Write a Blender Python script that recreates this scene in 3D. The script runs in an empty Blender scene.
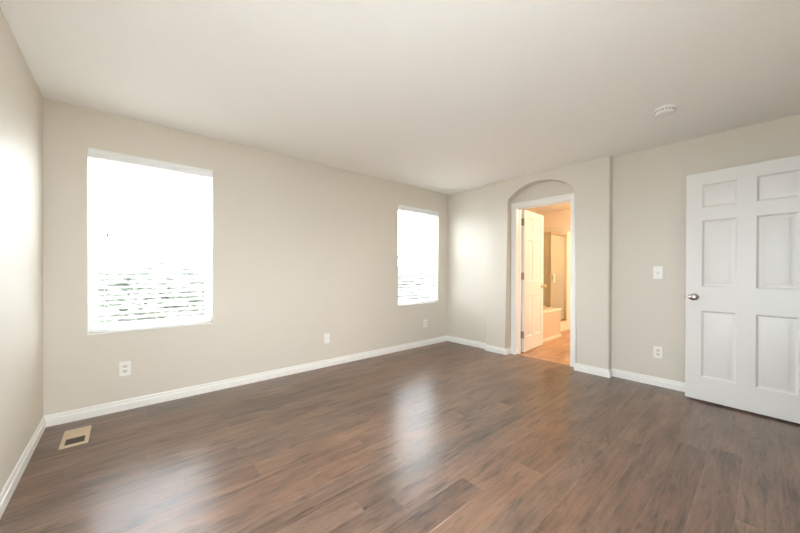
import bpy, bmesh, math, random
from mathutils import Vector, Matrix
S = bpy.context.scene
COL = S.collection
PI = math.pi
R = math.radians

# ------------------------------------------------------------------ camera
cd = bpy.data.cameras.new('camera')
cam = bpy.data.objects.new('camera', cd)
COL.objects.link(cam)
S.camera = cam
cd.sensor_fit = 'HORIZONTAL'
cd.sensor_width = 36.0
cd.lens = 318.54 / 800.0 * 36.0
cd.shift_y = 5.978 / 800.0
cd.clip_start = 0.02
_yaw, _pit, _rol = R(40.9213), R(-0.268), R(0.1504)
_fw = Vector((math.sin(_yaw), math.cos(_yaw), 0))
_rt = Vector((math.cos(_yaw), -math.sin(_yaw), 0))
_up = Vector((0, 0, 1))
_fw2 = _fw * math.cos(_pit) + _up * math.sin(_pit)
_up2 = _up * math.cos(_pit) - _fw * math.sin(_pit)
_rt3 = _rt * math.cos(_rol) + _up2 * math.sin(_rol)
_up3 = _up2 * math.cos(_rol) - _rt * math.sin(_rol)
_m = Matrix((_rt3, _up3, -_fw2)).transposed().to_4x4()
_m.translation = Vector((0.4518, -3.5084, 1.1651))
cam.matrix_world = _m

# ------------------------------------------------------------------ world, daylight, exposure
SKY = 17.8
w = bpy.data.worlds.new('overcast_sky')
S.world = w
w.use_nodes = True
bgn = w.node_tree.nodes['Background']
bgn.inputs['Color'].default_value = (0.85, 0.935, 1.0, 1)
bgn.inputs['Strength'].default_value = SKY
S.view_settings.view_transform = 'Standard'
S.view_settings.look = 'None'
S.view_settings.gamma = 1.0
S.view_settings.use_curve_mapping = False
S.view_settings.exposure = 0.0
S.cycles.max_bounces = 16
S.cycles.diffuse_bounces = 10
S.cycles.glossy_bounces = 6
S.cycles.transmission_bounces = 8
S.cycles.transparent_max_bounces = 24
S.cycles.sample_clamp_indirect = 12.0


def portal(name, loc, rot, sx, sy):
    l = bpy.data.lights.new(name, 'AREA')
    l.shape = 'RECTANGLE'
    l.size = sx
    l.size_y = sy
    l.cycles.is_portal = True
    o = bpy.data.objects.new(name, l)
    COL.objects.link(o)
    o.location = loc
    o.rotation_euler = rot
    return o


# ------------------------------------------------------------------ room numbers
H = 2.44
WX0, WX1 = 0.235, 1.102          # left window opening
VX0, VX1 = 3.456, 4.318          # far window opening
WZ0, WZ1 = 0.652, 2.13
XD, XB, XR, XN, XO = 4.547, 4.478, 4.570, 4.600, 4.735   # deep wall, bump face, wall by the door, niche back, bath side
YB1, YB2 = -0.796, -2.372        # bump ends
NY0, NY1 = -1.125, -2.028        # niche
DY0, DY1 = -1.212, -1.923        # bathroom door opening
DZ = 2.045
YF = -3.80                       # wall behind the camera
T = 0.15
HX0, HX1 = 3.575, 4.352          # doorway of the open white door, behind the camera
GX0, GX1, GZ0, GZ1 = 0.50, 1.48, 0.45, 2.10   # fill window added behind the camera
BX = 7.30                        # bathroom far wall
BY = -3.2

# ------------------------------------------------------------------ materials


def mat(name):
    m = bpy.data.materials.new(name)
    m.use_nodes = True
    nt = m.node_tree
    b = nt.nodes['Principled BSDF']
    return m, nt, b


def N(nt, kind, **kw):
    n = nt.nodes.new(kind)
    for k, v in kw.items():
        setattr(n, k, v)
    return n


def plain(name, col, rough=0.5, metal=0.0, spec=0.5, bump=0.0, scale=40.0, coat=0.0):
    m, nt, b = mat(name)
    b.inputs['Roughness'].default_value = rough
    b.inputs['Metallic'].default_value = metal
    b.inputs['Specular IOR Level'].default_value = spec
    b.inputs['Coat Weight'].default_value = coat
    tc = N(nt, 'ShaderNodeTexCoord')
    nz = N(nt, 'ShaderNodeTexNoise')
    nz.inputs['Scale'].default_value = scale
    nz.inputs['Detail'].default_value = 3
    nt.links.new(tc.outputs['Object'], nz.inputs['Vector'])
    mx = N(nt, 'ShaderNodeMix', data_type='RGBA')
    mx.inputs['A'].default_value = (*[c * 0.975 for c in col], 1)
    mx.inputs['B'].default_value = (*[min(1, c * 1.025) for c in col], 1)
    nt.links.new(nz.outputs['Fac'], mx.inputs['Factor'])
    nt.links.new(mx.outputs['Result'], b.inputs['Base Color'])
    if bump:
        bp = N(nt, 'ShaderNodeBump')
        bp.inputs['Strength'].default_value = bump
        bp.inputs['Distance'].default_value = 0.002
        nt.links.new(nz.outputs['Fac'], bp.inputs['Height'])
        nt.links.new(bp.outputs['Normal'], b.inputs['Normal'])
    return m


def mth(nt, op, a, b=None):
    n = N(nt, 'ShaderNodeMath', operation=op)
    for i, v in enumerate((a, b)):
        if v is None:
            continue
        if isinstance(v, (int, float)):
            n.inputs[i].default_value = v
        else:
            nt.links.new(v, n.inputs[i])
    return n.outputs[0]


def planks(name, stops, stops2, width=0.148, length=1.22, rough=0.283, grain=0.95, off=-0.009, edge=1.35):
    """laminate boards running along x: a random tone per board, streaky grain, eased edges"""
    m, nt, b = mat(name)
    L = nt.links
    tc = N(nt, 'ShaderNodeTexCoord')
    sp = N(nt, 'ShaderNodeSeparateXYZ')
    L.new(tc.outputs['Object'], sp.inputs[0])
    yy = mth(nt, 'DIVIDE', mth(nt, 'ADD', sp.outputs['Y'], 20 + off), width)
    row = mth(nt, 'FLOOR', yy)
    fy = mth(nt, 'FRACT', yy)
    wn = N(nt, 'ShaderNodeTexWhiteNoise', noise_dimensions='1D')
    L.new(row, wn.inputs['W'])
    xx = mth(nt, 'ADD', mth(nt, 'DIVIDE', mth(nt, 'ADD', sp.outputs['X'], 20), length), mth(nt, 'MULTIPLY', wn.outputs['Value'], 7.0))
    cl = mth(nt, 'FLOOR', xx)
    fx = mth(nt, 'FRACT', xx)
    cv = N(nt, 'ShaderNodeCombineXYZ')
    L.new(row, cv.inputs[0])
    L.new(cl, cv.inputs[1])
    w2 = N(nt, 'ShaderNodeTexWhiteNoise', noise_dimensions='2D')
    L.new(cv.outputs[0], w2.inputs['Vector'])
    # grain: stretched along the board, shifted per board
    gv = N(nt, 'ShaderNodeCombineXYZ')
    L.new(mth(nt, 'MULTIPLY', sp.outputs['X'], 1.6), gv.inputs[0])
    L.new(mth(nt, 'MULTIPLY', sp.outputs['Y'], 26.0), gv.inputs[1])
    L.new(mth(nt, 'MULTIPLY', w2.outputs['Value'], 60.0), gv.inputs[2])
    g1 = N(nt, 'ShaderNodeTexNoise')
    g1.inputs['Scale'].default_value = 1.5
    g1.inputs['Detail'].default_value = 6
    g1.inputs['Roughness'].default_value = 0.62
    g1.inputs['Distortion'].default_value = 0.9
    L.new(gv.outputs[0], g1.inputs['Vector'])
    # broad cloudy tone changes inside a board
    bv = N(nt, 'ShaderNodeCombineXYZ')
    L.new(mth(nt, 'MULTIPLY', sp.outputs['X'], 1.8), bv.inputs[0])
    L.new(mth(nt, 'MULTIPLY', sp.outputs['Y'], 6.0), bv.inputs[1])
    L.new(mth(nt, 'MULTIPLY', w2.outputs['Value'], 31.0), bv.inputs[2])
    g2 = N(nt, 'ShaderNodeTexNoise')
    g2.inputs['Scale'].default_value = 1.3
    g2.inputs['Detail'].default_value = 4
    L.new(bv.outputs[0], g2.inputs['Vector'])
    g3 = N(nt, 'ShaderNodeTexNoise')
    g3.inputs['Scale'].default_value = 0.8
    L.new(bv.outputs[0], g3.inputs['Vector'])
    fv = N(nt, 'ShaderNodeCombineXYZ')
    L.new(mth(nt, 'MULTIPLY', sp.outputs['X'], 11.0), fv.inputs[0])
    L.new(mth(nt, 'MULTIPLY', sp.outputs['Y'], 75.0), fv.inputs[1])
    g5 = N(nt, 'ShaderNodeTexNoise')
    g5.inputs['Scale'].default_value = 1.0
    g5.inputs['Detail'].default_value = 4
    g5.inputs['Roughness'].default_value = 0.7
    L.new(fv.outputs[0], g5.inputs['Vector'])
    t = mth(nt, 'ADD', mth(nt, 'MULTIPLY', w2.outputs['Value'], 0.20),
            mth(nt, 'ADD', mth(nt, 'MULTIPLY', mth(nt, 'SUBTRACT', g1.outputs['Fac'], 0.5), grain),
                mth(nt, 'ADD', mth(nt, 'MULTIPLY', mth(nt, 'SUBTRACT', g2.outputs['Fac'], 0.20), 1.1),
                    mth(nt, 'MULTIPLY', mth(nt, 'SUBTRACT', g5.outputs['Fac'], 0.5), 0.75))))
    def ramp(st):
        cr = N(nt, 'ShaderNodeValToRGB')
        els = cr.color_ramp.elements
        while len(els) < len(st):
            els.new(0.5)
        for e, (p, c) in zip(els, st):
            e.position = p
            e.color = (*c, 1)
        L.new(t, cr.inputs['Fac'])
        return cr.outputs['Color']
    w3 = N(nt, 'ShaderNodeTexWhiteNoise', noise_dimensions='3D')
    L.new(cv.outputs[0], w3.inputs['Vector'])
    hue = N(nt, 'ShaderNodeMix', data_type='RGBA')
    hm = N(nt, 'ShaderNodeMapRange')
    hm.inputs['From Min'].default_value = 0.25
    hm.inputs['From Max'].default_value = 0.85
    L.new(mth(nt, 'ADD', mth(nt, 'MULTIPLY', w3.outputs['Value'], 0.6), mth(nt, 'MULTIPLY', g3.outputs['Fac'], 0.5)), hm.inputs['Value'])
    L.new(hm.outputs[0], hue.inputs['Factor'])
    L.new(ramp(stops), hue.inputs['A'])
    L.new(ramp(stops2), hue.inputs['B'])
    # board edges
    ey = mth(nt, 'MINIMUM', fy, mth(nt, 'SUBTRACT', 1.0, fy))
    ex = mth(nt, 'MULTIPLY', mth(nt, 'MINIMUM', fx, mth(nt, 'SUBTRACT', 1.0, fx)), length / width)
    e = mth(nt, 'MINIMUM', ey, ex)
    mr = N(nt, 'ShaderNodeMapRange')
    mr.inputs['From Max'].default_value = 0.022
    L.new(e, mr.inputs['Value'])
    mx = N(nt, 'ShaderNodeMix', data_type='RGBA', blend_type='MULTIPLY')
    mx.inputs['Factor'].default_value = 1.0
    ed = N(nt, 'ShaderNodeMapRange')
    ed.inputs['To Min'].default_value = edge
    ed.inputs['To Max'].default_value = 1.0
    L.new(mr.outputs[0], ed.inputs['Value'])
    # dark mineral streaks and knots
    kv = N(nt, 'ShaderNodeCombineXYZ')
    L.new(mth(nt, 'MULTIPLY', sp.outputs['X'], 2.6), kv.inputs[0])
    L.new(mth(nt, 'MULTIPLY', sp.outputs['Y'], 17.0), kv.inputs[1])
    L.new(mth(nt, 'MULTIPLY', w2.outputs['Value'], 47.0), kv.inputs[2])
    g4 = N(nt, 'ShaderNodeTexNoise')
    g4.inputs['Scale'].default_value = 1.0
    g4.inputs['Detail'].default_value = 5
    g4.inputs['Distortion'].default_value = 1.6
    L.new(kv.outputs[0], g4.inputs['Vector'])
    km = N(nt, 'ShaderNodeMapRange')
    km.inputs['From Min'].default_value = 0.56
    km.inputs['From Max'].default_value = 0.72
    km.inputs['To Min'].default_value = 1.0
    km.inputs['To Max'].default_value = 0.45
    L.new(g4.outputs['Fac'], km.inputs['Value'])
    kx = N(nt, 'ShaderNodeMix', data_type='RGBA', blend_type='MULTIPLY')
    kx.inputs['Factor'].default_value = 1.0
    L.new(hue.outputs['Result'], kx.inputs['A'])
    L.new(km.outputs[0], kx.inputs['B'])
    L.new(kx.outputs['Result'], mx.inputs['A'])
    L.new(ed.outputs[0], mx.inputs['B'])
    L.new(mx.outputs['Result'], b.inputs['Base Color'])
    hgt = mth(nt, 'ADD', mth(nt, 'MULTIPLY', mr.outputs[0], 1.0), mth(nt, 'MULTIPLY', g1.outputs['Fac'], 0.10))
    bp = N(nt, 'ShaderNodeBump')
    bp.inputs['Strength'].default_value = 0.32
    bp.inputs['Distance'].default_value = 0.0016
    L.new(hgt, bp.inputs['Height'])
    L.new(bp.outputs['Normal'], b.inputs['Normal'])
    rr = N(nt, 'ShaderNodeMapRange')
    rr.inputs['To Min'].default_value = rough - 0.008
    rr.inputs['To Max'].default_value = rough + 0.03
    L.new(g1.outputs['Fac'], rr.inputs['Value'])
    L.new(rr.outputs[0], b.inputs['Roughness'])
    b.inputs['Specular IOR Level'].default_value = 0.75
    return m


def tile_mat(name, col, grout, w, h, rough=0.25):
    m, nt, b = mat(name)
    tc = N(nt, 'ShaderNodeTexCoord')
    mp = N(nt, 'ShaderNodeMapping')
    mp.inputs['Rotation'].default_value = (R(90), 0, 0)
    nt.links.new(tc.outputs['Object'], mp.inputs['Vector'])
    br = N(nt, 'ShaderNodeTexBrick')
    br.offset = 0.0
    br.inputs['Color1'].default_value = (*col, 1)
    br.inputs['Color2'].default_value = (*[c * 0.95 for c in col], 1)
    br.inputs['Mortar'].default_value = (*grout, 1)
    br.inputs['Scale'].default_value = 1.0
    br.inputs['Mortar Size'].default_value = 0.003
    br.inputs['Brick Width'].default_value = w
    br.inputs['Row Height'].default_value = h
    nt.links.new(mp.outputs[0], br.inputs['Vector'])
    nt.links.new(br.outputs['Color'], b.inputs['Base Color'])
    b.inputs['Roughness'].default_value = rough
    return m


def glass_mat(name, tint=(1, 1, 1), refl=0.06, haze=0.0):
    """flat pane: clear film with a Fresnel-weighted mirror, optional obscured haze"""
    m, nt, b = mat(name)
    nt.nodes.remove(b)
    out = nt.nodes['Material Output']
    tr = N(nt, 'ShaderNodeBsdfTransparent')
    tr.inputs['Color'].default_value = (*tint, 1)
    gl = N(nt, 'ShaderNodeBsdfGlossy')
    gl.inputs['Roughness'].default_value = 0.02
    lw = N(nt, 'ShaderNodeLayerWeight')
    lw.inputs['Blend'].default_value = 0.25
    f = mth(nt, 'MULTIPLY_ADD', lw.outputs['Fresnel'], refl * 8)
    f.node.inputs[2].default_value = refl * 0.1
    mx = N(nt, 'ShaderNodeMixShader')
    nt.links.new(f, mx.inputs[0])
    if haze:
        df = N(nt, 'ShaderNodeBsdfTranslucent')
        df.inputs['Color'].default_value = (*tint, 1)
        d2 = N(nt, 'ShaderNodeBsdfDiffuse')
        d2.inputs['Color'].default_value = (*tint, 1)
        ad = N(nt, 'ShaderNodeMixShader')
        nt.links.new(df.outputs[0], ad.inputs[1])
        nt.links.new(d2.outputs[0], ad.inputs[2])
        m2 = N(nt, 'ShaderNodeMixShader')
        m2.inputs[0].default_value = haze
        nt.links.new(tr.outputs[0], m2.inputs[1])
        nt.links.new(ad.outputs[0], m2.inputs[2])
        nt.links.new(m2.outputs[0], mx.inputs[1])
    else:
        nt.links.new(tr.outputs[0], mx.inputs[1])
    nt.links.new(gl.outputs[0], mx.inputs[2])
    nt.links.new(mx.outputs[0], out.inputs['Surface'])
    return m


def slat_mat(name, col, trans=0.35):
    m, nt, b = mat(name)
    out = nt.nodes['Material Output']
    b.inputs['Base Color'].default_value = (*col, 1)
    b.inputs['Roughness'].default_value = 0.35
    tl = N(nt, 'ShaderNodeBsdfTranslucent')
    tl.inputs['Color'].default_value = (*col, 1)
    mx = N(nt, 'ShaderNodeMixShader')
    mx.inputs[0].default_value = trans
    nt.links.new(b.outputs[0], mx.inputs[1])
    nt.links.new(tl.outputs[0], mx.inputs[2])
    nt.links.new(mx.outputs[0], out.inputs['Surface'])
    return m


def screen_mat(name, cover):
    """fine woven mesh, too fine to model: a share of dark threads"""
    m, nt, b = mat(name)
    out = nt.nodes['Material Output']
    b.inputs['Base Color'].default_value = (0.06, 0.06, 0.06, 1)
    b.inputs['Roughness'].default_value = 0.7
    tr = N(nt, 'ShaderNodeBsdfTransparent')
    mx = N(nt, 'ShaderNodeMixShader')
    mx.inputs[0].default_value = cover
    nt.links.new(tr.outputs[0], mx.inputs[1])
    nt.links.new(b.outputs[0], mx.inputs[2])
    nt.links.new(mx.outputs[0], out.inputs['Surface'])
    return m


def lamp_mat(name, col, strength):
    m, nt, b = mat(name)
    b.inputs['Base Color'].default_value = (0.9, 0.88, 0.84, 1)
    b.inputs['Emission Color'].default_value = (*col, 1)
    b.inputs['Emission Strength'].default_value = strength
    return m


M = {}
M['wall'] = plain('beige_wall_paint', (0.685, 0.635, 0.555), 0.50, bump=0.35, scale=150, spec=0.25)
M['ceiling'] = plain('off_white_ceiling_paint', (0.93, 0.915, 0.885), 0.8, bump=0.4, scale=110, spec=0.2)
M['trim'] = plain('white_trim_paint', (0.85, 0.835, 0.795), 0.35, spec=0.5)
M['door'] = plain('white_door_paint', (0.74, 0.725, 0.695), 0.38, spec=0.5, bump=0.05, scale=90)
M['vinyl'] = plain('white_vinyl', (0.88, 0.88, 0.86), 0.3)
M['plate'] = plain('white_plate_plastic', (0.86, 0.85, 0.82), 0.3)
M['almond'] = plain('almond_socket_plastic', (0.78, 0.69, 0.55), 0.35)
M['dark'] = plain('dark_slot', (0.03, 0.027, 0.025), 0.6)
M['nickel'] = plain('satin_nickel', (0.56, 0.53, 0.49), 0.22, metal=1.0)
M['hinge'] = plain('dull_hinge_metal', (0.34, 0.31, 0.27), 0.42, metal=1.0)
M['brass'] = plain('aged_brass', (0.60, 0.49, 0.32), 0.30, metal=1.0)
M['slat'] = slat_mat('white_blind_slat', (0.86, 0.86, 0.84), 0.22)
M['blindrail'] = plain('white_blind_rail', (0.84, 0.85, 0.85), 0.35)
M['cord'] = plain('white_cord', (0.80, 0.80, 0.78), 0.8)
M['wand'] = plain('grey_smoked_wand', (0.22, 0.22, 0.22), 0.25)
M['glass'] = glass_mat('window_glass', refl=0.015)
M['screen'] = screen_mat('grey_insect_screen', 0.25)
M['obscure'] = glass_mat('shower_glass', (0.92, 0.90, 0.78), 0.08, 0.45)
M['vent'] = plain('tan_register_plastic', (0.62, 0.49, 0.34), 0.5, bump=0.1, scale=60)
M['ventdark'] = plain('dark_brown_duct', (0.085, 0.062, 0.048), 0.6)
M['detector'] = plain('white_detector_plastic', (0.84, 0.83, 0.80), 0.4)
M['floor'] = planks('dark_walnut_laminate',
                    [(0.0, (0.059, 0.038, 0.027)), (0.35, (0.130, 0.083, 0.060)), (0.65, (0.192, 0.125, 0.090)), (1.0, (0.277, 0.185, 0.130))],
                    [(0.0, (0.072, 0.039, 0.026)), (0.35, (0.163, 0.091, 0.059)), (0.65, (0.236, 0.133, 0.083)), (1.0, (0.334, 0.198, 0.124))])
OAK = [(0.05, (0.22, 0.115, 0.055)), (0.35, (0.36, 0.20, 0.10)), (0.62, (0.46, 0.27, 0.14)), (0.95, (0.58, 0.37, 0.20))]
M['bathfloor'] = planks('honey_oak_laminate', OAK, OAK, rough=0.3, off=0.05)
M['bathwall'] = plain('cream_bathroom_paint', (0.80, 0.70, 0.57), 0.55, bump=0.3, scale=150)
M['tile'] = tile_mat('pinkish_beige_tile', (0.66, 0.50, 0.38), (0.60, 0.46, 0.36), 0.108, 0.6)
M['showertile'] = tile_mat('cream_shower_tile', (0.76, 0.69, 0.55), (0.70, 0.63, 0.5), 0.2, 0.2)
M['tub'] = plain('cream_tub_acrylic', (0.80, 0.73, 0.62), 0.18)
M['threshold'] = plain('oak_threshold', (0.46, 0.30, 0.18), 0.35)
M['patio'] = plain('pale_concrete_paving', (0.30, 0.295, 0.28), 0.9, scale=6, bump=0.3)
M['bounce'] = plain('white_bounce_ground', (0.76, 0.745, 0.71), 0.9, scale=6, bump=0.3)  # ground made bright to reflect daylight upward
M['lawn'] = plain('pale_dry_lawn', (0.21, 0.22, 0.16), 0.9, scale=3, bump=0.3)
M['bark'] = plain('grey_bark', (0.16, 0.13, 0.10), 0.9, scale=30, bump=0.6)
M['leaf'] = slat_mat('green_leaf', (0.42, 0.45, 0.37), 0.4)
M['globe'] = lamp_mat('warm_lamp_globe', (1.0, 0.79, 0.56), 280.0)

# ------------------------------------------------------------------ mesh helpers


def bm_new():
    return bmesh.new()


def box(bm, x0, x1, y0, y1, z0, z1, bev=0.0, seg=2, mtx=None):
    r = bmesh.ops.create_cube(bm, size=1.0)
    vs = r['verts']
    c = Vector(((x0 + x1) / 2, (y0 + y1) / 2, (z0 + z1) / 2))
    s = Vector((abs(x1 - x0), abs(y1 - y0), abs(z1 - z0)))
    for v in vs:
        v.co = Vector((v.co.x * s.x, v.co.y * s.y, v.co.z * s.z)) + c
    if bev:
        es = list({e for v in vs for e in v.link_edges})
        g = bmesh.ops.bevel(bm, geom=es, offset=bev, segments=seg, profile=0.5, affect='EDGES')
        vs = list({v for f in g['faces'] for v in f.verts} | {v for v in vs if v.is_valid})
    if mtx is not None:
        for v in vs:
            v.co = mtx @ v.co
    return vs


def prism(bm, pts, fn):
    """closed polygon pts (a, b); fn(a, b, side) -> Vector for side 0 and 1"""
    v0 = [bm.verts.new(fn(a, b, 0)) for a, b in pts]
    v1 = [bm.verts.new(fn(a, b, 1)) for a, b in pts]
    n = len(pts)
    bm.faces.new(v0)
    bm.faces.new(list(reversed(v1)))
    for i in range(n):
        bm.faces.new((v0[i], v1[i], v1[(i + 1) % n], v0[(i + 1) % n]))
    return v0, v1


def lathe(bm, prof, seg=32, mtx=None):
    """profile (r, h) spun about z"""
    rings = []
    for r, h in prof:
        if r < 1e-6:
            rings.append([bm.verts.new((0, 0, h))])
        else:
            rings.append([bm.verts.new((r * math.cos(2 * PI * k / seg), r * math.sin(2 * PI * k / seg), h)) for k in range(seg)])
    for a, b in zip(rings, rings[1:]):
        for k in range(seg):
            k2 = (k + 1) % seg
            if len(a) == 1 and len(b) == 1:
                continue
            if len(a) == 1:
                bm.faces.new((a[0], b[k2], b[k]))
            elif len(b) == 1:
                bm.faces.new((a[k], a[k2], b[0]))
            else:
                bm.faces.new((a[k], a[k2], b[k2], b[k]))
    if mtx is not None:
        for rg in rings:
            for v in rg:
                v.co = mtx @ v.co


def tube(bm, p, q, r, seg=10):
    p, q = Vector(p), Vector(q)
    d = q - p
    mt = Matrix.Translation(p) @ d.to_track_quat('Z', 'Y').to_matrix().to_4x4()
    lathe(bm, [(0, 0), (r, 0), (r, d.length), (0, d.length)], seg, mt)


def obj(name, bm, m, parent=None, smooth=None, kind=None):
    bmesh.ops.recalc_face_normals(bm, faces=bm.faces)
    me = bpy.data.meshes.new(name)
    bm.to_mesh(me)
    bm.free()
    me.materials.append(m)
    if smooth:
        me.polygons.foreach_set('use_smooth', [True] * len(me.polygons))
        me.set_sharp_from_angle(angle=R(smooth))
    o = bpy.data.objects.new(name, me)
    COL.objects.link(o)
    if parent:
        o.parent = parent
    if kind:
        o['kind'] = kind
    return o


def struct(name, bm, m, smooth=None):
    return obj(name, bm, m, None, smooth, 'structure')


def empty(name, loc=(0, 0, 0), rz=0.0):
    o = bpy.data.objects.new(name, None)
    o.empty_display_size = 0.1
    COL.objects.link(o)
    o.location = loc
    o.rotation_euler = (0, 0, rz)
    return o


def tag(o, label, cat, group=None):
    o['label'] = label
    o['category'] = cat
    if group:
        o['group'] = group
    return o


def bx(x0, x1, y0, y1, z0, z1, bev=0.0, seg=2):
    bm = bm_new()
    box(bm, x0, x1, y0, y1, z0, z1, bev, seg)
    return bm


# ------------------------------------------------------------------ shell
struct('floor', bx(-T, XN + 0.012, YF - 0.12, T, -0.1, 0), M['floor'])
struct('ceiling', bx(-T, BX + T, YF - 0.12, T, H, H + 0.1), M['ceiling'])
struct('ceiling_hallway', bx(3.08, XO, YF - 1.52, YF - 0.12, H, H + 0.1), M['ceiling'])
QY0, QY1, QZ0, QZ1 = -3.58, -2.48, 0.45, 2.10     # fill window added in the left wall, beside the camera
bm = bm_new()
for a in ((YF - 0.12, QY0, 0, H), (QY1, T, 0, H), (QY0, QY1, 0, QZ0), (QY0, QY1, QZ1, H)):
    box(bm, -T, 0, *a)
struct('wall_left', bm, M['wall'])


def wall_x(bm, x0, x1, y0, y1, holes, zt=H):
    """wall running along x with rectangular holes (hx0, hx1, hz0, hz1)"""
    x = x0
    for a, b, c, d in sorted(holes):
        box(bm, x, a, y0, y1, 0, zt)
        if c > 0:
            box(bm, a, b, y0, y1, 0, c)
        box(bm, a, b, y0, y1, d, zt)
        x = b
    box(bm, x, x1, y0, y1, 0, zt)


bm = bm_new()
wall_x(bm, 0, XD + 0.12, 0, T, [(WX0, WX1, WZ0, WZ1), (VX0, VX1, WZ0, WZ1)])
struct('wall_back', bm, M['wall'])
bm = bm_new()
wall_x(bm, 0, XO, YF - 0.12, YF, [(GX0, GX1, GZ0, GZ1), (HX0, HX1, 0, DZ)])
struct('wall_front', bm, M['wall'])

# right wall: deep part by the window, plain part by the open door
struct('wall_right', bx(XR, XO, YF, YB2, 0, H), M['wall'])
struct('wall_right_corner', bx(XD, XO, YB1, 0, 0, H), M['wall'])
# the bumped-out part with the arched niche
bm = bm_new()
yc, hw, rise, zs = (NY0 + NY1) / 2, (NY0 - NY1) / 2, 0.198, 2.135
rad = (hw * hw + rise * rise) / (2 * rise)
zc = zs + rise - rad
a0 = math.asin(hw / rad)
arch = []
nA = 28
for k in range(nA + 1):
    a = -a0 + 2 * a0 * k / nA
    arch.append((yc + rad * math.sin(a), zc + rad * math.cos(a)))
outline = [(YB2, 0), (YB2, H), (YB1, H), (YB1, 0), (NY0, 0)] + list(reversed(arch)) + [(NY1, 0)]
v0, v1 = prism(bm, outline, lambda a, b, s: Vector((XB if s == 0 else XN, a, b)))
bm.verts.ensure_lookup_table()
nO = len(outline)
ed = []
for i in range(nO):
    e = bm.edges.get((v0[i], v0[(i + 1) % nO]))
    if i in (0, 2) or 4 <= i < nO - 1:
        ed.append(e)
bmesh.ops.bevel(bm, geom=ed, offset=0.016, segments=5, profile=0.5, affect='EDGES', clamp_overlap=True)
struct('wall_right_arch', bm, M['wall'], smooth=40)
# wall at the back of the niche, holding the bathroom door
bm = bm_new()
for (a, b, c, d) in ((YB2, DY1 - 0.018, 0, H), (DY0 + 0.018, YB1, 0, H), (DY1 - 0.018, DY0 + 0.018, DZ + 0.018, H)):
    box(bm, XN, XO, a, b, c, d)
struct('wall_niche', bm, M['wall'])

# ------------------------------------------------------------------ baseboards
BH, BT = 0.086, 0.014
PROF = [(0, 0), (BT, 0), (BT, BH * 0.60), (BT * 0.9, BH * 0.64), (BT * 0.62, BH * 0.68), (BT * 0.60, BH * 0.74), (BT * 0.52, BH * 0.90), (BT * 0.4, BH * 0.98), (BT * 0.25, BH), (0, BH)]


def baseboard(name, p, q, nrm, m=None, p_ext=(0, 0)):
    """straight board from p to q on the floor, sticking out along nrm; p_ext mitre lengths at the ends per unit of thickness"""
    p, q, nrm = Vector((*p, 0)), Vector((*q, 0)), Vector((*nrm, 0))
    d = (q - p).normalized()
    bm = bm_new()

    def fn(a, b, s):
        base = p - d * (a * p_ext[0]) if s == 0 else q + d * (a * p_ext[1])
        return base + nrm * a + Vector((0, 0, b))
    prism(bm, PROF, fn)
    return struct(name, bm, m or M['trim'])


baseboard('baseboard_left', (0, YF), (0, 0), (1, 0), p_ext=(-1, -1))
baseboard('baseboard_back', (0, 0), (XD, 0), (0, -1), p_ext=(-1, -1))
baseboard('baseboard_right_corner', (XD, 0), (XD, YB1), (-1, 0), p_ext=(-1, 0))
baseboard('baseboard_arch_left', (XB, YB1), (XB, NY0), (-1, 0), p_ext=(0.6, 0.6))
baseboard('baseboard_arch_right', (XB, NY1), (XB, YB2), (-1, 0), p_ext=(0.6, 1))
baseboard('baseboard_arch_side', (XB, YB2), (XR, YB2), (0, -1), p_ext=(1, -1))
baseboard('baseboard_right', (XR, YB2), (XR, YF), (-1, 0), p_ext=(-1, -1))
baseboard('baseboard_front', (HX0 - 0.075, YF), (0, YF), (0, 1), p_ext=(0, -1))
baseboard('baseboard_niche_left', (XB, NY0), (XN, NY0), (0, -1), p_ext=(0.6, 0))
baseboard('baseboard_niche_right', (XN, NY1), (XB, NY1), (0, 1), p_ext=(0, 0.6))


# ------------------------------------------------------------------ windows
def window(name, x0, x1):
    r = empty(name, ((x0 + x1) / 2, 0.10, WZ0))
    r['kind'] = 'structure'
    hw = (x1 - x0) / 2
    hh = WZ1 - WZ0
    bm = bm_new()
    fw = 0.026
    for a in ((-hw, -hw + fw, 0, hh), (hw - fw, hw, 0, hh), (-hw + fw, hw - fw, 0, fw), (-hw + fw, hw - fw, hh - fw, hh)):
        box(bm, a[0], a[1], -0.005, 0.05, a[2], a[3], 0.003)
    obj('window_frame', bm, M['vinyl'], r)
    zm = 0.715
    for nm, za, zb, yo in (('lower_sash', fw, zm + 0.03, 0.0), ('upper_sash', zm - 0.006, hh - fw, 0.024)):
        bm = bm_new()
        sw = 0.026
        l, rr = -hw + fw, hw - fw
        for a in ((l, l + sw, za, zb), (rr - sw, rr, za, zb), (l + sw, rr - sw, za, za + sw), (l + sw, rr - sw, zb - sw, zb)):
            box(bm, a[0], a[1], yo, yo + 0.023, a[2], a[3], 0.003)
        s = obj(nm, bm, M['vinyl'], r)
        obj('glass_pane', bx(l + sw, rr - sw, yo + 0.010, yo + 0.013, za + sw, zb - sw), M['glass'], s)
    # insect screen over the lower sash, outside the glass
    sc = bm_new()
    for a in ((-hw + fw, -hw + fw + 0.018, fw, zm), (hw - fw - 0.018, hw - fw, fw, zm), (-hw + fw + 0.018, hw - fw - 0.018, zm - 0.018, zm), (-hw + fw + 0.018, hw - fw - 0.018, fw, fw + 0.018)):
        box(sc, a[0], a[1], 0.040, 0.048, a[2], a[3])
    so = obj('screen_frame', sc, M['vinyl'], r)
    obj('insect_screen', bx(-hw + fw + 0.018, hw - fw - 0.018, 0.0435, 0.0445, fw + 0.018, zm - 0.018), M['screen'], so)
    # thin painted sill board on the drywall return
    obj('window_sill', bx(-hw, hw, -0.112, -0.006, 0.0, 0.012, 0.003), M['trim'], r)
    return r


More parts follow.
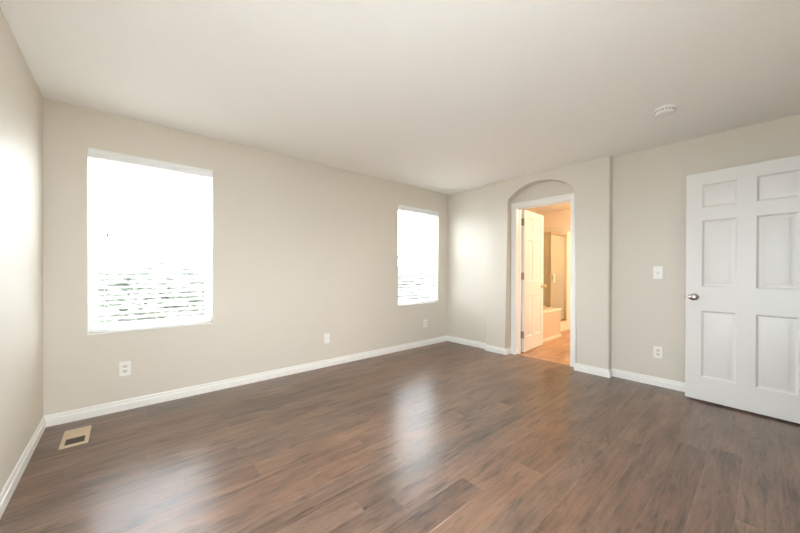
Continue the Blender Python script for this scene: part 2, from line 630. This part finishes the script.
window('window_1', WX0, WX1)
window('window_2', VX0, VX1)
for x0, x1 in ((WX0, WX1), (VX0, VX1)):
    portal('daylight_portal', ((x0 + x1) / 2, T + 0.01, (WZ0 + WZ1) / 2), (R(-90), 0, 0), x1 - x0, WZ1 - WZ0)


# unseen windows added beside and behind the camera for fill light
def fill_window(name, loc, rz, ww, gh):
    r = empty(name, loc, rz)
    r['kind'] = 'structure'
    gw = ww / 2
    bm = bm_new()
    for a in ((-gw, -gw + 0.05, 0, gh), (gw - 0.05, gw, 0, gh), (-0.025, 0.025, 0.05, gh - 0.05), (-gw + 0.05, gw - 0.05, 0, 0.05), (-gw + 0.05, gw - 0.05, gh - 0.05, gh)):
        box(bm, a[0], a[1], -0.025, 0.025, a[2], a[3], 0.003)
    obj('window_frame', bm, M['vinyl'], r)
    for a, b in ((-gw + 0.05, -0.025), (0.025, gw - 0.05)):
        obj('glass_pane', bx(a, b, -0.002, 0.002, 0.05, gh - 0.05), M['glass'], r)


fill_window('fill_window_front', ((GX0 + GX1) / 2, YF - 0.08, GZ0), 0, GX1 - GX0, GZ1 - GZ0)
portal('daylight_portal', ((GX0 + GX1) / 2, YF - 0.13, (GZ0 + GZ1) / 2), (R(90), 0, 0), GX1 - GX0, GZ1 - GZ0)
fill_window('fill_window_left', (-0.10, (QY0 + QY1) / 2, QZ0), R(90), QY1 - QY0, QZ1 - QZ0)
portal('daylight_portal', (-T - 0.01, (QY0 + QY1) / 2, (QZ0 + QZ1) / 2), (R(90), 0, R(-90)), QY1 - QY0, QZ1 - QZ0)


# ------------------------------------------------------------------ blinds
def slats(hw, z0, z1, n, tilt):
    bm = bm_new()
    for k in range(n):
        z = z0 + (z1 - z0) * k / (n - 1)
        dp, th = 0.025, 0.0036
        prev = None
        rows = []
        for j in range(7):
            t = -1 + 2 * j / 6
            y = t * dp * math.cos(tilt)
            zz = z + t * dp * math.sin(tilt) + 0.0022 * (1 - t * t)
            rows.append((y, zz))
        top = [(y, zz + th) for y, zz in rows]
        poly = rows + list(reversed(top))
        prism(bm, poly, lambda a, b, s: Vector(((-hw if s == 0 else hw), a, b)))
    return bm


def blind(x0, x1, label):
    r = empty('window_blind', ((x0 + x1) / 2, 0.0, WZ0))
    tag(r, label, 'blind', 'white slatted window blinds')
    hw = (x1 - x0) / 2 - 0.003
    hh = WZ1 - WZ0
    yb = 0.045
    obj('headrail', bx(-hw + 0.004, hw - 0.004, 0.018, 0.072, hh - 0.055, hh - 0.004, 0.003), M['blindrail'], r)
    bm = bm_new()
    # valance with a small crown profile, slightly proud of the wall
    pr = [(0.014, hh - 0.070), (0.003, hh - 0.070), (-0.001, hh - 0.064), (-0.002, hh - 0.030), (-0.007, hh - 0.020), (-0.011, hh - 0.010), (-0.011, hh - 0.003), (0.014, hh - 0.003)]
    prism(bm, pr, lambda a, b, s: Vector(((-hw if s == 0 else hw), a, b)))
    obj('valance', bm, M['blindrail'], r)
    sl = slats(hw - 0.008, 0.068, hh - 0.080, 32, R(15))
    so = obj('slats', sl, M['slat'], r, smooth=50)
    so.location = (0, yb, 0)
    obj('bottom_rail', bx(-hw + 0.008, hw - 0.008, yb - 0.026, yb + 0.026, 0.020, 0.040, 0.005), M['blindrail'], r)
    bm = bm_new()
    for xx in (-hw * 0.78, 0.0, hw * 0.78):
        for yy in (yb - 0.027, yb + 0.027):
            tube(bm, (xx, yy, 0.04), (xx, yy, hh - 0.055), 0.0008, 6)
    obj('ladder_cords', bm, M['cord'], r)
    bm = bm_new()
    xw = -hw + 0.115
    tube(bm, (xw, 0.008, hh - 0.69), (xw, 0.010, hh - 0.10), 0.0034, 10)
    lathe(bm, [(0, -0.012), (0.006, -0.010), (0.006, 0.03), (0.0034, 0.05), (0, 0.05)], 12, Matrix.Translation((xw, 0.008, hh - 0.69)))
    tube(bm, (xw, 0.010, hh - 0.10), (xw, 0.018, hh - 0.055), 0.0016, 8)
    obj('tilt_wand', bm, M['wand'], r, smooth=40)
    bm = bm_new()
    for dx in (0.0, 0.012):
        tube(bm, (hw - 0.10 + dx, 0.012, hh - 1.02), (hw - 0.10 + dx, 0.012, hh - 0.06), 0.0009, 6)
        lathe(bm, [(0, -0.035), (0.006, -0.033), (0.003, 0.0), (0, 0.0)], 10, Matrix.Translation((hw - 0.10 + dx, 0.012, hh - 1.02)))
    obj('lift_cord', bm, M['cord'], r, smooth=40)
    return r


blind(WX0, WX1, 'white slatted blind in the window nearest the left corner of the room')
blind(VX0, VX1, 'white slatted blind in the smaller-looking far window beside the right corner')


# ------------------------------------------------------------------ panelled doors
def panel_face(bm, y, sgn, Wd, Ht, cols, rows, dep=0.012):
    """one face of a door slab with raised six-panel mouldings; sgn is the way the face looks along y"""
    xs = sorted({0.0, Wd} | {c for ab in cols for c in ab})
    zs = sorted({0.0, Ht} | {c for ab in rows for c in ab})
    vm = {}

    def V(x, d, z):
        k = (round(x, 5), round(d, 5), round(z, 5))
        if k not in vm:
            vm[k] = bm.verts.new((x, y - sgn * d, z))
        return vm[k]
    isp = {(a, c) for a in cols for c in rows}
    for i in range(len(xs) - 1):
        for j in range(len(zs) - 1):
            a, b, c, d = xs[i], xs[i + 1], zs[j], zs[j + 1]
            if ((a, b), (c, d)) in isp:
                lv = [(0.0, 0.0), (0.008, dep * 0.7), (0.014, dep), (0.020, dep), (0.046, dep * 0.25), (0.050, dep * 0.18)]
                for (o0, d0), (o1, d1) in zip(lv, lv[1:]):
                    q0 = [(a + o0, c + o0), (b - o0, c + o0), (b - o0, d - o0), (a + o0, d - o0)]
                    q1 = [(a + o1, c + o1), (b - o1, c + o1), (b - o1, d - o1), (a + o1, d - o1)]
                    for k in range(4):
                        k2 = (k + 1) % 4
                        bm.faces.new((V(q0[k][0], d0, q0[k][1]), V(q0[k2][0], d0, q0[k2][1]), V(q1[k2][0], d1, q1[k2][1]), V(q1[k][0], d1, q1[k][1])))
                o1, d1 = lv[-1]
                bm.faces.new((V(a + o1, d1, c + o1), V(b - o1, d1, c + o1), V(b - o1, d1, d - o1), V(a + o1, d1, d - o1)))
            else:
                bm.faces.new((V(a, 0, c), V(b, 0, c), V(b, 0, d), V(a, 0, d)))
    return xs, zs


def door_slab(Wd, Ht, st, mul, rows, th=0.035):
    """slab from x = 0 (hinge) to Wd, y from 0 to th, faces looking along -y and +y"""
    bm = bm_new()
    pw = (Wd - 2 * st - mul) / 2
    cols = [(st, st + pw), (st + pw + mul, Wd - st)]
    xs, zs = panel_face(bm, 0, -1, Wd, Ht, cols, rows)
    panel_face(bm, th, 1, Wd, Ht, cols, rows)
    f = lambda *p: bm.faces.new([bm.verts.new(q) for q in p])
    f((0, 0, 0), (0, th, 0), (0, th, Ht), (0, 0, Ht))
    f((Wd, 0, 0), (Wd, th, 0), (Wd, th, Ht), (Wd, 0, Ht))
    f((0, 0, 0), (Wd, 0, 0), (Wd, th, 0), (0, th, 0))
    f((0, 0, Ht), (Wd, 0, Ht), (Wd, th, Ht), (0, th, Ht))
    bmesh.ops.remove_doubles(bm, verts=bm.verts, dist=1e-5)
    return bm


def knob(parent, x, y, z, sgn, m):
    bm = bm_new()
    prof = [(0, 0), (0.032, 0), (0.032, 0.004), (0.027, 0.010), (0.013, 0.012), (0.011, 0.030), (0.016, 0.036), (0.025, 0.044), (0.028, 0.054), (0.025, 0.063), (0.014, 0.068), (0, 0.069)]
    lathe(bm, prof, 28, Matrix.Translation((x, y, z)) @ Matrix.Rotation(R(90) * (1 if sgn < 0 else -1), 4, 'X'))
    for v in bm.verts:
        if abs(v.co.y - y) > 0.033:
            v.co.x = x + (v.co.x - x) * 1.22
    return obj('door_knob', bm, m, parent, smooth=50)


def hinge(parent, z, m, side):
    bm = bm_new()
    hh = 0.089
    tube(bm, (-0.004, side, z - hh / 2), (-0.004, side, z + hh / 2), 0.0065, 12)
    box(bm, -0.0024, -0.0002, min(side, 0.017), max(side, 0.017), z - hh / 2, z + hh / 2)
    return obj('door_hinge', bm, m, parent, smooth=40)


ROWS = [(0.207, 0.802), (1.012, 1.607), (1.722, 1.927)]
# white door standing open along the right wall; hinge behind the camera on the doorway
LX, LY, AN = 4.406, -3.018, R(4.6)
hxp = LX - 0.76 * math.sin(AN)
hyp = LY - 0.76 * math.cos(AN)
d1 = empty('door_1', (hxp, hyp, 0.016), R(90) - AN)
d1['kind'] = 'structure'
# local x runs from the hinge to the latch edge, local +y looks into the room (-x)
sl = obj('door_slab', door_slab(0.76, 2.034, 0.108, 0.110, ROWS), M['door'], d1, smooth=20)
k1 = knob(d1, 0.76 - 0.060, 0.035, 0.922, 1, M['nickel'])
k1['label'] = 'satin nickel door knob'
knob(d1, 0.76 - 0.060, 0.0, 0.922, -1, M['nickel'])
bm = bm_new()
box(bm, 0.7590, 0.7606, 0.006, 0.029, 0.895, 0.950)
box(bm, 0.7600, 0.7680, 0.011, 0.024, 0.912, 0.932, 0.003)
obj('latch', bm, M['nickel'], d1)
for z in (0.20, 1.02, 1.83):
    hinge(d1, z, M['nickel'], -0.004)

# bathroom door standing open into the bathroom
d2 = empty('door_2', (XO + 0.010, DY0 + 0.004, 0.012), R(4.5))
d2['kind'] = 'structure'
bm = door_slab(0.704, 2.028, 0.100, 0.095, ROWS)
for v in bm.verts:
    v.co += Vector((0.003, -0.040, 0))
obj('door_slab', bm, M['door'], d2, smooth=20)
for s, y in ((-1, -0.040), (1, -0.005)):
    knob(d2, 0.645, y, 0.925, s, M['brass'])
for z in (0.245, 1.085, 1.855):
    bm = bm_new()
    tube(bm, (0, 0, z - 0.05), (0, 0, z + 0.05), 0.007, 12)
    box(bm, 0.0005, 0.0032, -0.038, 0, z - 0.05, z + 0.05)
    box(bm, -0.032, 0.0, -0.0052, -0.0035, z - 0.05, z + 0.05)
    obj('door_hinge', bm, M['hinge'], d2, smooth=40)

# jamb with stop, casing, threshold of the bathroom door
bm = bm_new()
jx0, jx1 = XN - 0.002, XO + 0.002
for a, b in ((DY0, DY0 + 0.018), (DY1 - 0.018, DY1)):
    box(bm, jx0, jx1, a, b, 0, DZ + 0.018)
box(bm, jx0, jx1, DY1, DY0, DZ, DZ + 0.018)
for a, b in ((DY0 - 0.011, DY0), (DY1, DY1 + 0.011)):
    box(bm, XO - 0.075, XO - 0.040, a, b, 0, DZ)
box(bm, XO - 0.075, XO - 0.040, DY1 + 0.011, DY0 - 0.011, DZ - 0.011, DZ)
struct('trim_door_jamb', bm, M['trim'])


def casing(bm, xf, sgn, y0, y1, zt, cw=0.072, rev=0.005):
    """mitred door casing on the face x = xf, sticking out along sgn, around an opening y1..y0"""
    pr = [(0, 0), (0, 0.011), (cw * 0.12, 0.014), (cw * 0.55, 0.015), (cw * 0.70, 0.018), (cw * 0.92, 0.018), (cw, 0.014), (cw, 0)]
    path = [(y0 + rev, 0, 1, 0), (y0 + rev, zt + rev, 1, 1), (y1 - rev, zt + rev, -1, 1), (y1 - rev, 0, -1, 0)]
    rings = []
    for y, z, dy, dz in path:
        rings.append([bm.verts.new((xf + sgn * d, y + dy * o, z + dz * o)) for o, d in pr])
    for a, b in zip(rings, rings[1:]):
        for k in range(len(pr)):
            k2 = (k + 1) % len(pr)
            bm.faces.new((a[k], a[k2], b[k2], b[k]))
    bm.faces.new(rings[0])
    bm.faces.new(list(reversed(rings[-1])))


bm = bm_new()
casing(bm, XN, -1, DY0, DY1, DZ)
struct('trim_door_casing', bm, M['trim'])
struct('trim_threshold', bx(XN + 0.004, XN + 0.05, DY1, DY0, -0.002, 0.006, 0.003), M['threshold'])

# ------------------------------------------------------------------ wall plates


def rounded_plate(bm, w_, h_, t, y0=0.0):
    box(bm, -w_ / 2, w_ / 2, y0 - t, y0, -h_ / 2, h_ / 2, 0.0025, 2)


def outlet(loc, rz, label, w_=0.074, h_=0.120):
    r = empty('power_outlet', loc, rz)
    tag(r, label, 'outlet', 'white duplex power outlets')
    bm = bm_new()
    rounded_plate(bm, w_, h_, 0.006)
    obj('cover_plate', bm, M['plate'], r)
    for z in (0.0195, -0.0195):
        bm = bm_new()
        pts = []
        for k in range(24):
            a = 2 * PI * k / 24
            pts.append((0.0172 * math.cos(a), max(-0.0135, min(0.0135, 0.0172 * math.sin(a))) + z))
        prism(bm, pts, lambda a, b, s: Vector((a, (-0.0078 if s == 0 else -0.003), b)))
        s = obj('socket', bm, M['almond'], r)
        bm = bm_new()
        box(bm, -0.0078, -0.0050, -0.0082, -0.006, z - 0.002, z + 0.008)
        box(bm, 0.0050, 0.0078, -0.0082, -0.006, z - 0.002, z + 0.008)
        lathe(bm, [(0, 0), (0.003, 0), (0.003, 0.002), (0, 0.002)], 10, Matrix.Translation((0, -0.0062, z - 0.008)) @ Matrix.Rotation(R(90), 4, 'X'))
        obj('slot', bm, M['dark'], s)
    bm = bm_new()
    lathe(bm, [(0, 0), (0.0032, 0), (0.0028, 0.0012), (0, 0.0015)], 12, Matrix.Translation((0, -0.006, 0)) @ Matrix.Rotation(R(90), 4, 'X'))
    obj('screw', bm, M['plate'], r)
    return r


outlet((0.458, 0, 0.345), 0, 'white duplex outlet on the back wall below the left window')
outlet((4.014, 0, 0.345), 0, 'white duplex outlet on the back wall below the far window')
outlet((XR, -2.782, 0.343), R(-90), 'white duplex outlet on the right wall below the light switch')

r = empty('wall_plate', (2.316, 0, 0.343))
tag(r, 'blank white cover plate low on the back wall between the two windows', 'wall plate')
bm = bm_new()
rounded_plate(bm, 0.074, 0.120, 0.006)
obj('cover_plate', bm, M['plate'], r)
for z in (0.042, -0.042):
    bm = bm_new()
    lathe(bm, [(0, 0), (0.0034, 0), (0.003, 0.0012), (0, 0.0015)], 12, Matrix.Translation((0, -0.006, z)) @ Matrix.Rotation(R(90), 4, 'X'))
    obj('screw', bm, M['plate'], r)

r = empty('light_switch', (XR, -2.778, 1.155), R(-90))
tag(r, 'white toggle light switch on the right wall beside the open white door', 'light switch')
bm = bm_new()
rounded_plate(bm, 0.078, 0.125, 0.006)
obj('cover_plate', bm, M['plate'], r)
bm = bm_new()
box(bm, -0.009, 0.009, -0.0072, -0.005, -0.018, 0.018)
bz = obj('toggle_slot', bm, M['almond'], r)
bm = bm_new()
box(bm, -0.0045, 0.0045, -0.020, -0.006, -0.006, 0.006, 0.0015, 2, Matrix.Translation((0, 0, 0.004)) @ Matrix.Rotation(R(-22), 4, 'X'))
obj('toggle', bm, M['plate'], r)
for z in (0.030, -0.030):
    bm = bm_new()
    lathe(bm, [(0, 0), (0.0034, 0), (0.003, 0.0012), (0, 0.0015)], 12, Matrix.Translation((0, -0.006, z)) @ Matrix.Rotation(R(90), 4, 'X'))
    obj('screw', bm, M['plate'], r)

# ------------------------------------------------------------------ floor vent
r = empty('floor_vent', (0.199, -0.354, 0.0))
tag(r, 'tan floor vent with a dark slotted opening in the corner by the left wall', 'floor vent')
bm = bm_new()
hx, hy, t = 0.069, 0.154, 0.005
ix0, ix1, iy0, iy1 = -0.048, 0.048, -0.120, -0.012
for a in ((-hx, ix0, -hy, hy), (ix1, hx, -hy, hy), (ix0, ix1, -hy, iy0), (ix0, ix1, iy1, hy)):
    box(bm, a[0], a[1], a[2], a[3], 0.0, t)
obj('vent_frame', bm, M['vent'], r)
obj('duct', bx(ix0, ix1, iy0, iy1, 0.0002, 0.0012), M['ventdark'], r)
bm = bm_new()
for k in range(9):
    x = ix0 + (ix1 - ix0) * (k + 0.5) / 9
    box(bm, x - 0.0012, x + 0.0012, iy0, iy1, 0.0012, 0.0040)
obj('louvres', bm, M['ventdark'], r)

# ------------------------------------------------------------------ smoke detector
r = empty('smoke_detector', (3.655, -2.975, H))
tag(r, 'round white smoke detector on the ceiling', 'smoke detector')
bm = bm_new()
lathe(bm, [(0, 0), (0.070, 0), (0.070, -0.010), (0.066, -0.013), (0, -0.013)], 40)
obj('base_plate', bm, M['detector'], r, smooth=40)
bm = bm_new()
lathe(bm, [(0.058, -0.013), (0.060, -0.016), (0.064, -0.019), (0.063, -0.030), (0.056, -0.039), (0.040, -0.043), (0.020, -0.044), (0, -0.044)], 40)
obj('housing', bm, M['detector'], r, smooth=40)
bm = bm_new()
for k in range(20):
    a = 2 * PI * k / 20
    box(bm, 0.0595, 0.0650, -0.004, 0.004, -0.029, -0.021, 0, 2, Matrix.Rotation(a, 4, 'Z'))
obj('vent_slots', bm, plain('grey_slots', (0.30, 0.30, 0.29), 0.6), r)
bm = bm_new()
lathe(bm, [(0, -0.0475), (0.010, -0.0465), (0.011, -0.043), (0, -0.043)], 20, Matrix.Translation((0.012, -0.02, 0)))
obj('test_button', bm, M['plate'], r, smooth=40)

# ------------------------------------------------------------------ bathroom
struct('floor_bathroom', bx(XN + 0.012, BX + T, BY, T, -0.1, -0.001), M['bathfloor'])
struct('wall_bathroom_far', bx(BX, BX + T, BY - T, 0.15, 0, H), M['bathwall'])
struct('wall_bathroom_back', bx(XO, BX, 0, T, 0, H), M['bathwall'])
struct('wall_bathroom_front', bx(XO, BX, BY - T, BY, 0, H), M['bathwall'])
struct('wall_shower_stub', bx(7.115, BX, -0.90, -0.80, 0, 1.96, 0.004), M['bathwall'])

# bathtub in a tiled deck
TX0, TX1, TY0, TZ = XO + 0.004, 6.350, -1.09, 0.505
r = empty('bathtub', ((TX0 + TX1) / 2, -0.55, 0))
tag(r, 'bathtub in a tiled surround seen through the bathroom doorway', 'bathtub')


def loc(bm, o):
    for v in bm.verts:
        v.co -= o.location
    return bm


obj('apron', loc(bx(TX0, TX1, TY0, TY0 + 0.06, 0.0, TZ - 0.03), r), M['tile'], r)
obj('apron_baseboard', loc(bx(TX0, TX1 + 0.012, TY0 - 0.014, TY0, 0.0, 0.05, 0.004), r), M['tub'], r)
bm = bm_new()
box(bm, TX0, TX1 + 0.01, TY0 - 0.012, TY0 + 0.17, TZ - 0.03, TZ, 0.006)
box(bm, TX0, TX1 + 0.01, -0.14, -0.003, TZ - 0.03, TZ)
box(bm, TX0, TX0 + 0.14, TY0 + 0.17, -0.14, TZ - 0.03, TZ)
box(bm, TX1 - 0.13, TX1 + 0.01, TY0 + 0.17, -0.14, TZ - 0.03, TZ)
box(bm, TX1 - 0.06, TX1, TY0 + 0.06, -0.003, 0, TZ - 0.03)
obj('deck', loc(bm, r), M['tub'], r)
bm = bm_new()
rings = []
bx0, bx1, by0, by1 = TX0 + 0.13, TX1 - 0.12, TY0 + 0.16, -0.13
for ins, z, pw in ((0.0, TZ + 0.012, 4.5), (0.03, TZ + 0.016, 4), (0.06, TZ, 4), (0.10, 0.25, 3.5), (0.16, 0.13, 3), (0.30, 0.10, 2.6)):
    cx, cy, ax, ay = (bx0 + bx1) / 2, (by0 + by1) / 2, (bx1 - bx0) / 2 - ins, (by1 - by0) / 2 - ins
    rg = []
    for k in range(40):
        a = 2 * PI * k / 40
        c, s = math.cos(a), math.sin(a)
        rg.append(bm.verts.new((cx + ax * math.copysign(abs(c) ** (2 / pw), c), cy + ay * math.copysign(abs(s) ** (2 / pw), s), z)))
    rings.append(rg)
for a, b in zip(rings, rings[1:]):
    for k in range(40):
        bm.faces.new((a[k], a[(k + 1) % 40], b[(k + 1) % 40], b[k]))
bm.faces.new(rings[-1])
obj('basin', loc(bm, r), M['tub'], r, smooth=40)

# shower enclosure
SX0, SX1, SY, SZ = 6.44, 7.112, -0.87, 1.90
r = empty('shower_enclosure', ((SX0 + SX1) / 2, SY, 0))
tag(r, 'glass shower enclosure with metal frame at the far end of the bathroom', 'shower')
bm = bm_new()
box(bm, TX1 + 0.014, BX - 0.003, SY - 0.04, SY + 0.06, 0.0, 0.175, 0.008)
obj('curb', loc(bm, r), M['tub'], r)
obj('shower_pan', loc(bx(TX1 + 0.014, BX - 0.003, SY + 0.06, -0.003, 0.0, 0.06), r), M['tub'], r)
obj('shower_wall', loc(bx(TX1 + 0.014, BX - 0.003, -0.022, -0.004, 0.06, 2.10), r), M['showertile'], r)
obj('shower_wall', loc(bx(BX - 0.022, BX - 0.004, SY + 0.075, -0.022, 0.06, 2.10), r), M['showertile'], r)
obj('kerb_panel', loc(bx(TX1 + 0.014, SX0 + 0.02, SY + 0.06, -0.022, 0.06, TZ + 0.004), r), M['tub'], r)
bm = bm_new()
box(bm, SX0 - 0.022, SX0 + 0.022, SY - 0.018, SY + 0.018, 0.175, SZ, 0.003)
box(bm, SX1 - 0.030, SX1, SY - 0.016, SY + 0.016, 0.175, SZ, 0.003)
box(bm, SX0 + 0.022, SX1 - 0.030, SY - 0.016, SY + 0.016, SZ - 0.035, SZ, 0.003)
box(bm, SX0 + 0.022, SX1 - 0.030, SY - 0.016, SY + 0.016, 0.175, 0.205, 0.003)
box(bm, SX0 - 0.014, SX0 + 0.014, SY + 0.018, -0.024, SZ - 0.035, SZ, 0.003)
box(bm, SX0 - 0.014, SX0 + 0.014, SY + 0.018, -0.024, TZ + 0.006, TZ + 0.03, 0.003)
box(bm, SX0 - 0.014, SX0 + 0.014, -0.045, -0.024, TZ + 0.03, SZ - 0.035)
obj('metal_frame', loc(bm, r), M['brass'], r)
obj('side_glass', loc(bx(SX0 - 0.003, SX0 + 0.003, SY + 0.018, -0.045, TZ + 0.03, SZ - 0.035), r), M['obscure'], r)
gd = obj('glass_door', loc(bx(SX0 + 0.040, SX1 - 0.045, SY - 0.003, SY + 0.003, 0.22, SZ - 0.05), r), M['obscure'], r)
bm = bm_new()
box(bm, SX0 + 0.024, SX0 + 0.040, SY - 0.010, SY + 0.010, 0.207, SZ - 0.037)
box(bm, SX1 - 0.045, SX1 - 0.032, SY - 0.010, SY + 0.010, 0.207, SZ - 0.037)
obj('door_frame', loc(bm, r), M['brass'], gd)
bm = bm_new()
box(bm, SX0 + 0.055, SX0 + 0.085, SY - 0.045, SY - 0.030, 0.95, 1.12, 0.006)
for z in (0.97, 1.10):
    box(bm, SX0 + 0.062, SX0 + 0.078, SY - 0.032, SY - 0.003, z - 0.008, z + 0.008)
h = obj('handle', loc(bm, r), M['tub'], gd)

# bathroom ceiling lamp, round the corner from the doorway
r = empty('ceiling_lamp', (6.35, -2.45, H))
tag(r, 'round glowing ceiling lamp in the bathroom', 'ceiling lamp')
bm = bm_new()
lathe(bm, [(0, 0), (0.15, 0), (0.15, -0.025), (0.135, -0.03), (0, -0.03)], 36)
obj('lamp_base', bm, M['nickel'], r, smooth=40)
bm = bm_new()
lathe(bm, [(0.135, -0.03), (0.14, -0.05), (0.12, -0.085), (0.07, -0.11), (0, -0.12)], 36)
obj('lamp_shade', bm, M['globe'], r, smooth=60)

# ------------------------------------------------------------------ hallway behind the camera, outdoors
struct('floor_hallway', bx(3.2, XO, YF - 1.4, YF - 0.12, -0.1, 0), M['floor'])
bm = bm_new()
box(bm, XO - 0.12, XO, YF - 1.4, YF - 0.12, 0, H)
box(bm, 3.08, 3.2, YF - 1.4, YF - 0.12, 0, H)
box(bm, 3.08, XO, YF - 1.52, YF - 1.4, 0, H)
struct('wall_hallway', bm, M['wall'])
bm = bm_new()
for y0 in (YF - 0.12,):
    box(bm, HX0 - 0.002, HX0 + 0.016, YF - 0.122, YF + 0.002, 0, DZ)
    box(bm, HX1 - 0.016, HX1 + 0.002, YF - 0.122, YF + 0.002, 0, DZ)
    box(bm, HX0 + 0.016, HX1 - 0.016, YF - 0.122, YF + 0.002, DZ - 0.016, DZ)
struct('trim_hall_jamb', bm, M['trim'])
struct('ground_lawn', bx(-70, 70, 23.0, 90, -3.2, -3.0), M['lawn'])
struct('ground_bounce', bx(-30, 40, 1.5, 23.0, -3.2, -3.0), M['bounce'])  # unseen pale ground added to bounce daylight through the blinds onto the ceiling
struct('ground_patio', bx(-30, 30, -40, 1.5, -3.2, -3.0), M['patio'])


def tree(loc_, rx, rz, seed, label):
    """broad garden tree: forked trunk and a crown of single leaves"""
    rnd = random.Random(seed)
    r = empty('garden_tree', loc_)
    tag(r, label, 'tree', 'trees outside the windows')
    h = 4.6
    bm = bm_new()
    lathe(bm, [(0.20, 0), (0.15, 0.5), (0.13, 1.6), (0.10, 2.6), (0.0, 2.7)], 12)
    for k in range(6):
        a = k * 1.05 + rnd.random()
        tube(bm, (0, 0, 1.5 + 0.16 * k), (rx * 0.6 * math.cos(a), rx * 0.6 * math.sin(a), 3.0 + 0.2 * k), 0.045, 7)
    obj('trunk', bm, M['bark'], r, smooth=50)
    bm = bm_new()
    for k in range(10000):
        while True:
            p = Vector((rnd.uniform(-1, 1), rnd.uniform(-1, 1), rnd.uniform(-1, 1)))
            if 0.35 < p.length < 1:
                break
        p *= 0.86 + 0.14 * math.sin(p.x * 7 + seed) * math.cos(p.y * 6) * math.sin(p.z * 6 + 1)
        c = Vector((p.x * rx, p.y * rx, h * 0.72 + p.z * rz))
        q = Matrix.Rotation(rnd.uniform(0, 6.3), 3, 'Z') @ Matrix.Rotation(rnd.uniform(-1.2, 1.2), 3, 'X')
        l_, w_ = rnd.uniform(0.09, 0.15), rnd.uniform(0.045, 0.07)
        bm.faces.new([bm.verts.new(c + q @ Vector(v)) for v in ((-l_, 0, 0), (0, -w_, 0.02), (l_, 0, 0), (0, w_, 0.02))])
    obj('foliage', bm, M['leaf'], r)


tree((1.3, 9.0, -3.0), 2.3, 1.5, 3, 'leafy green tree faintly seen through the blind of the left window')
tree((13.0, 9.5, -3.0), 2.3, 1.5, 8, 'leafy green tree faintly seen through the blind of the far window')
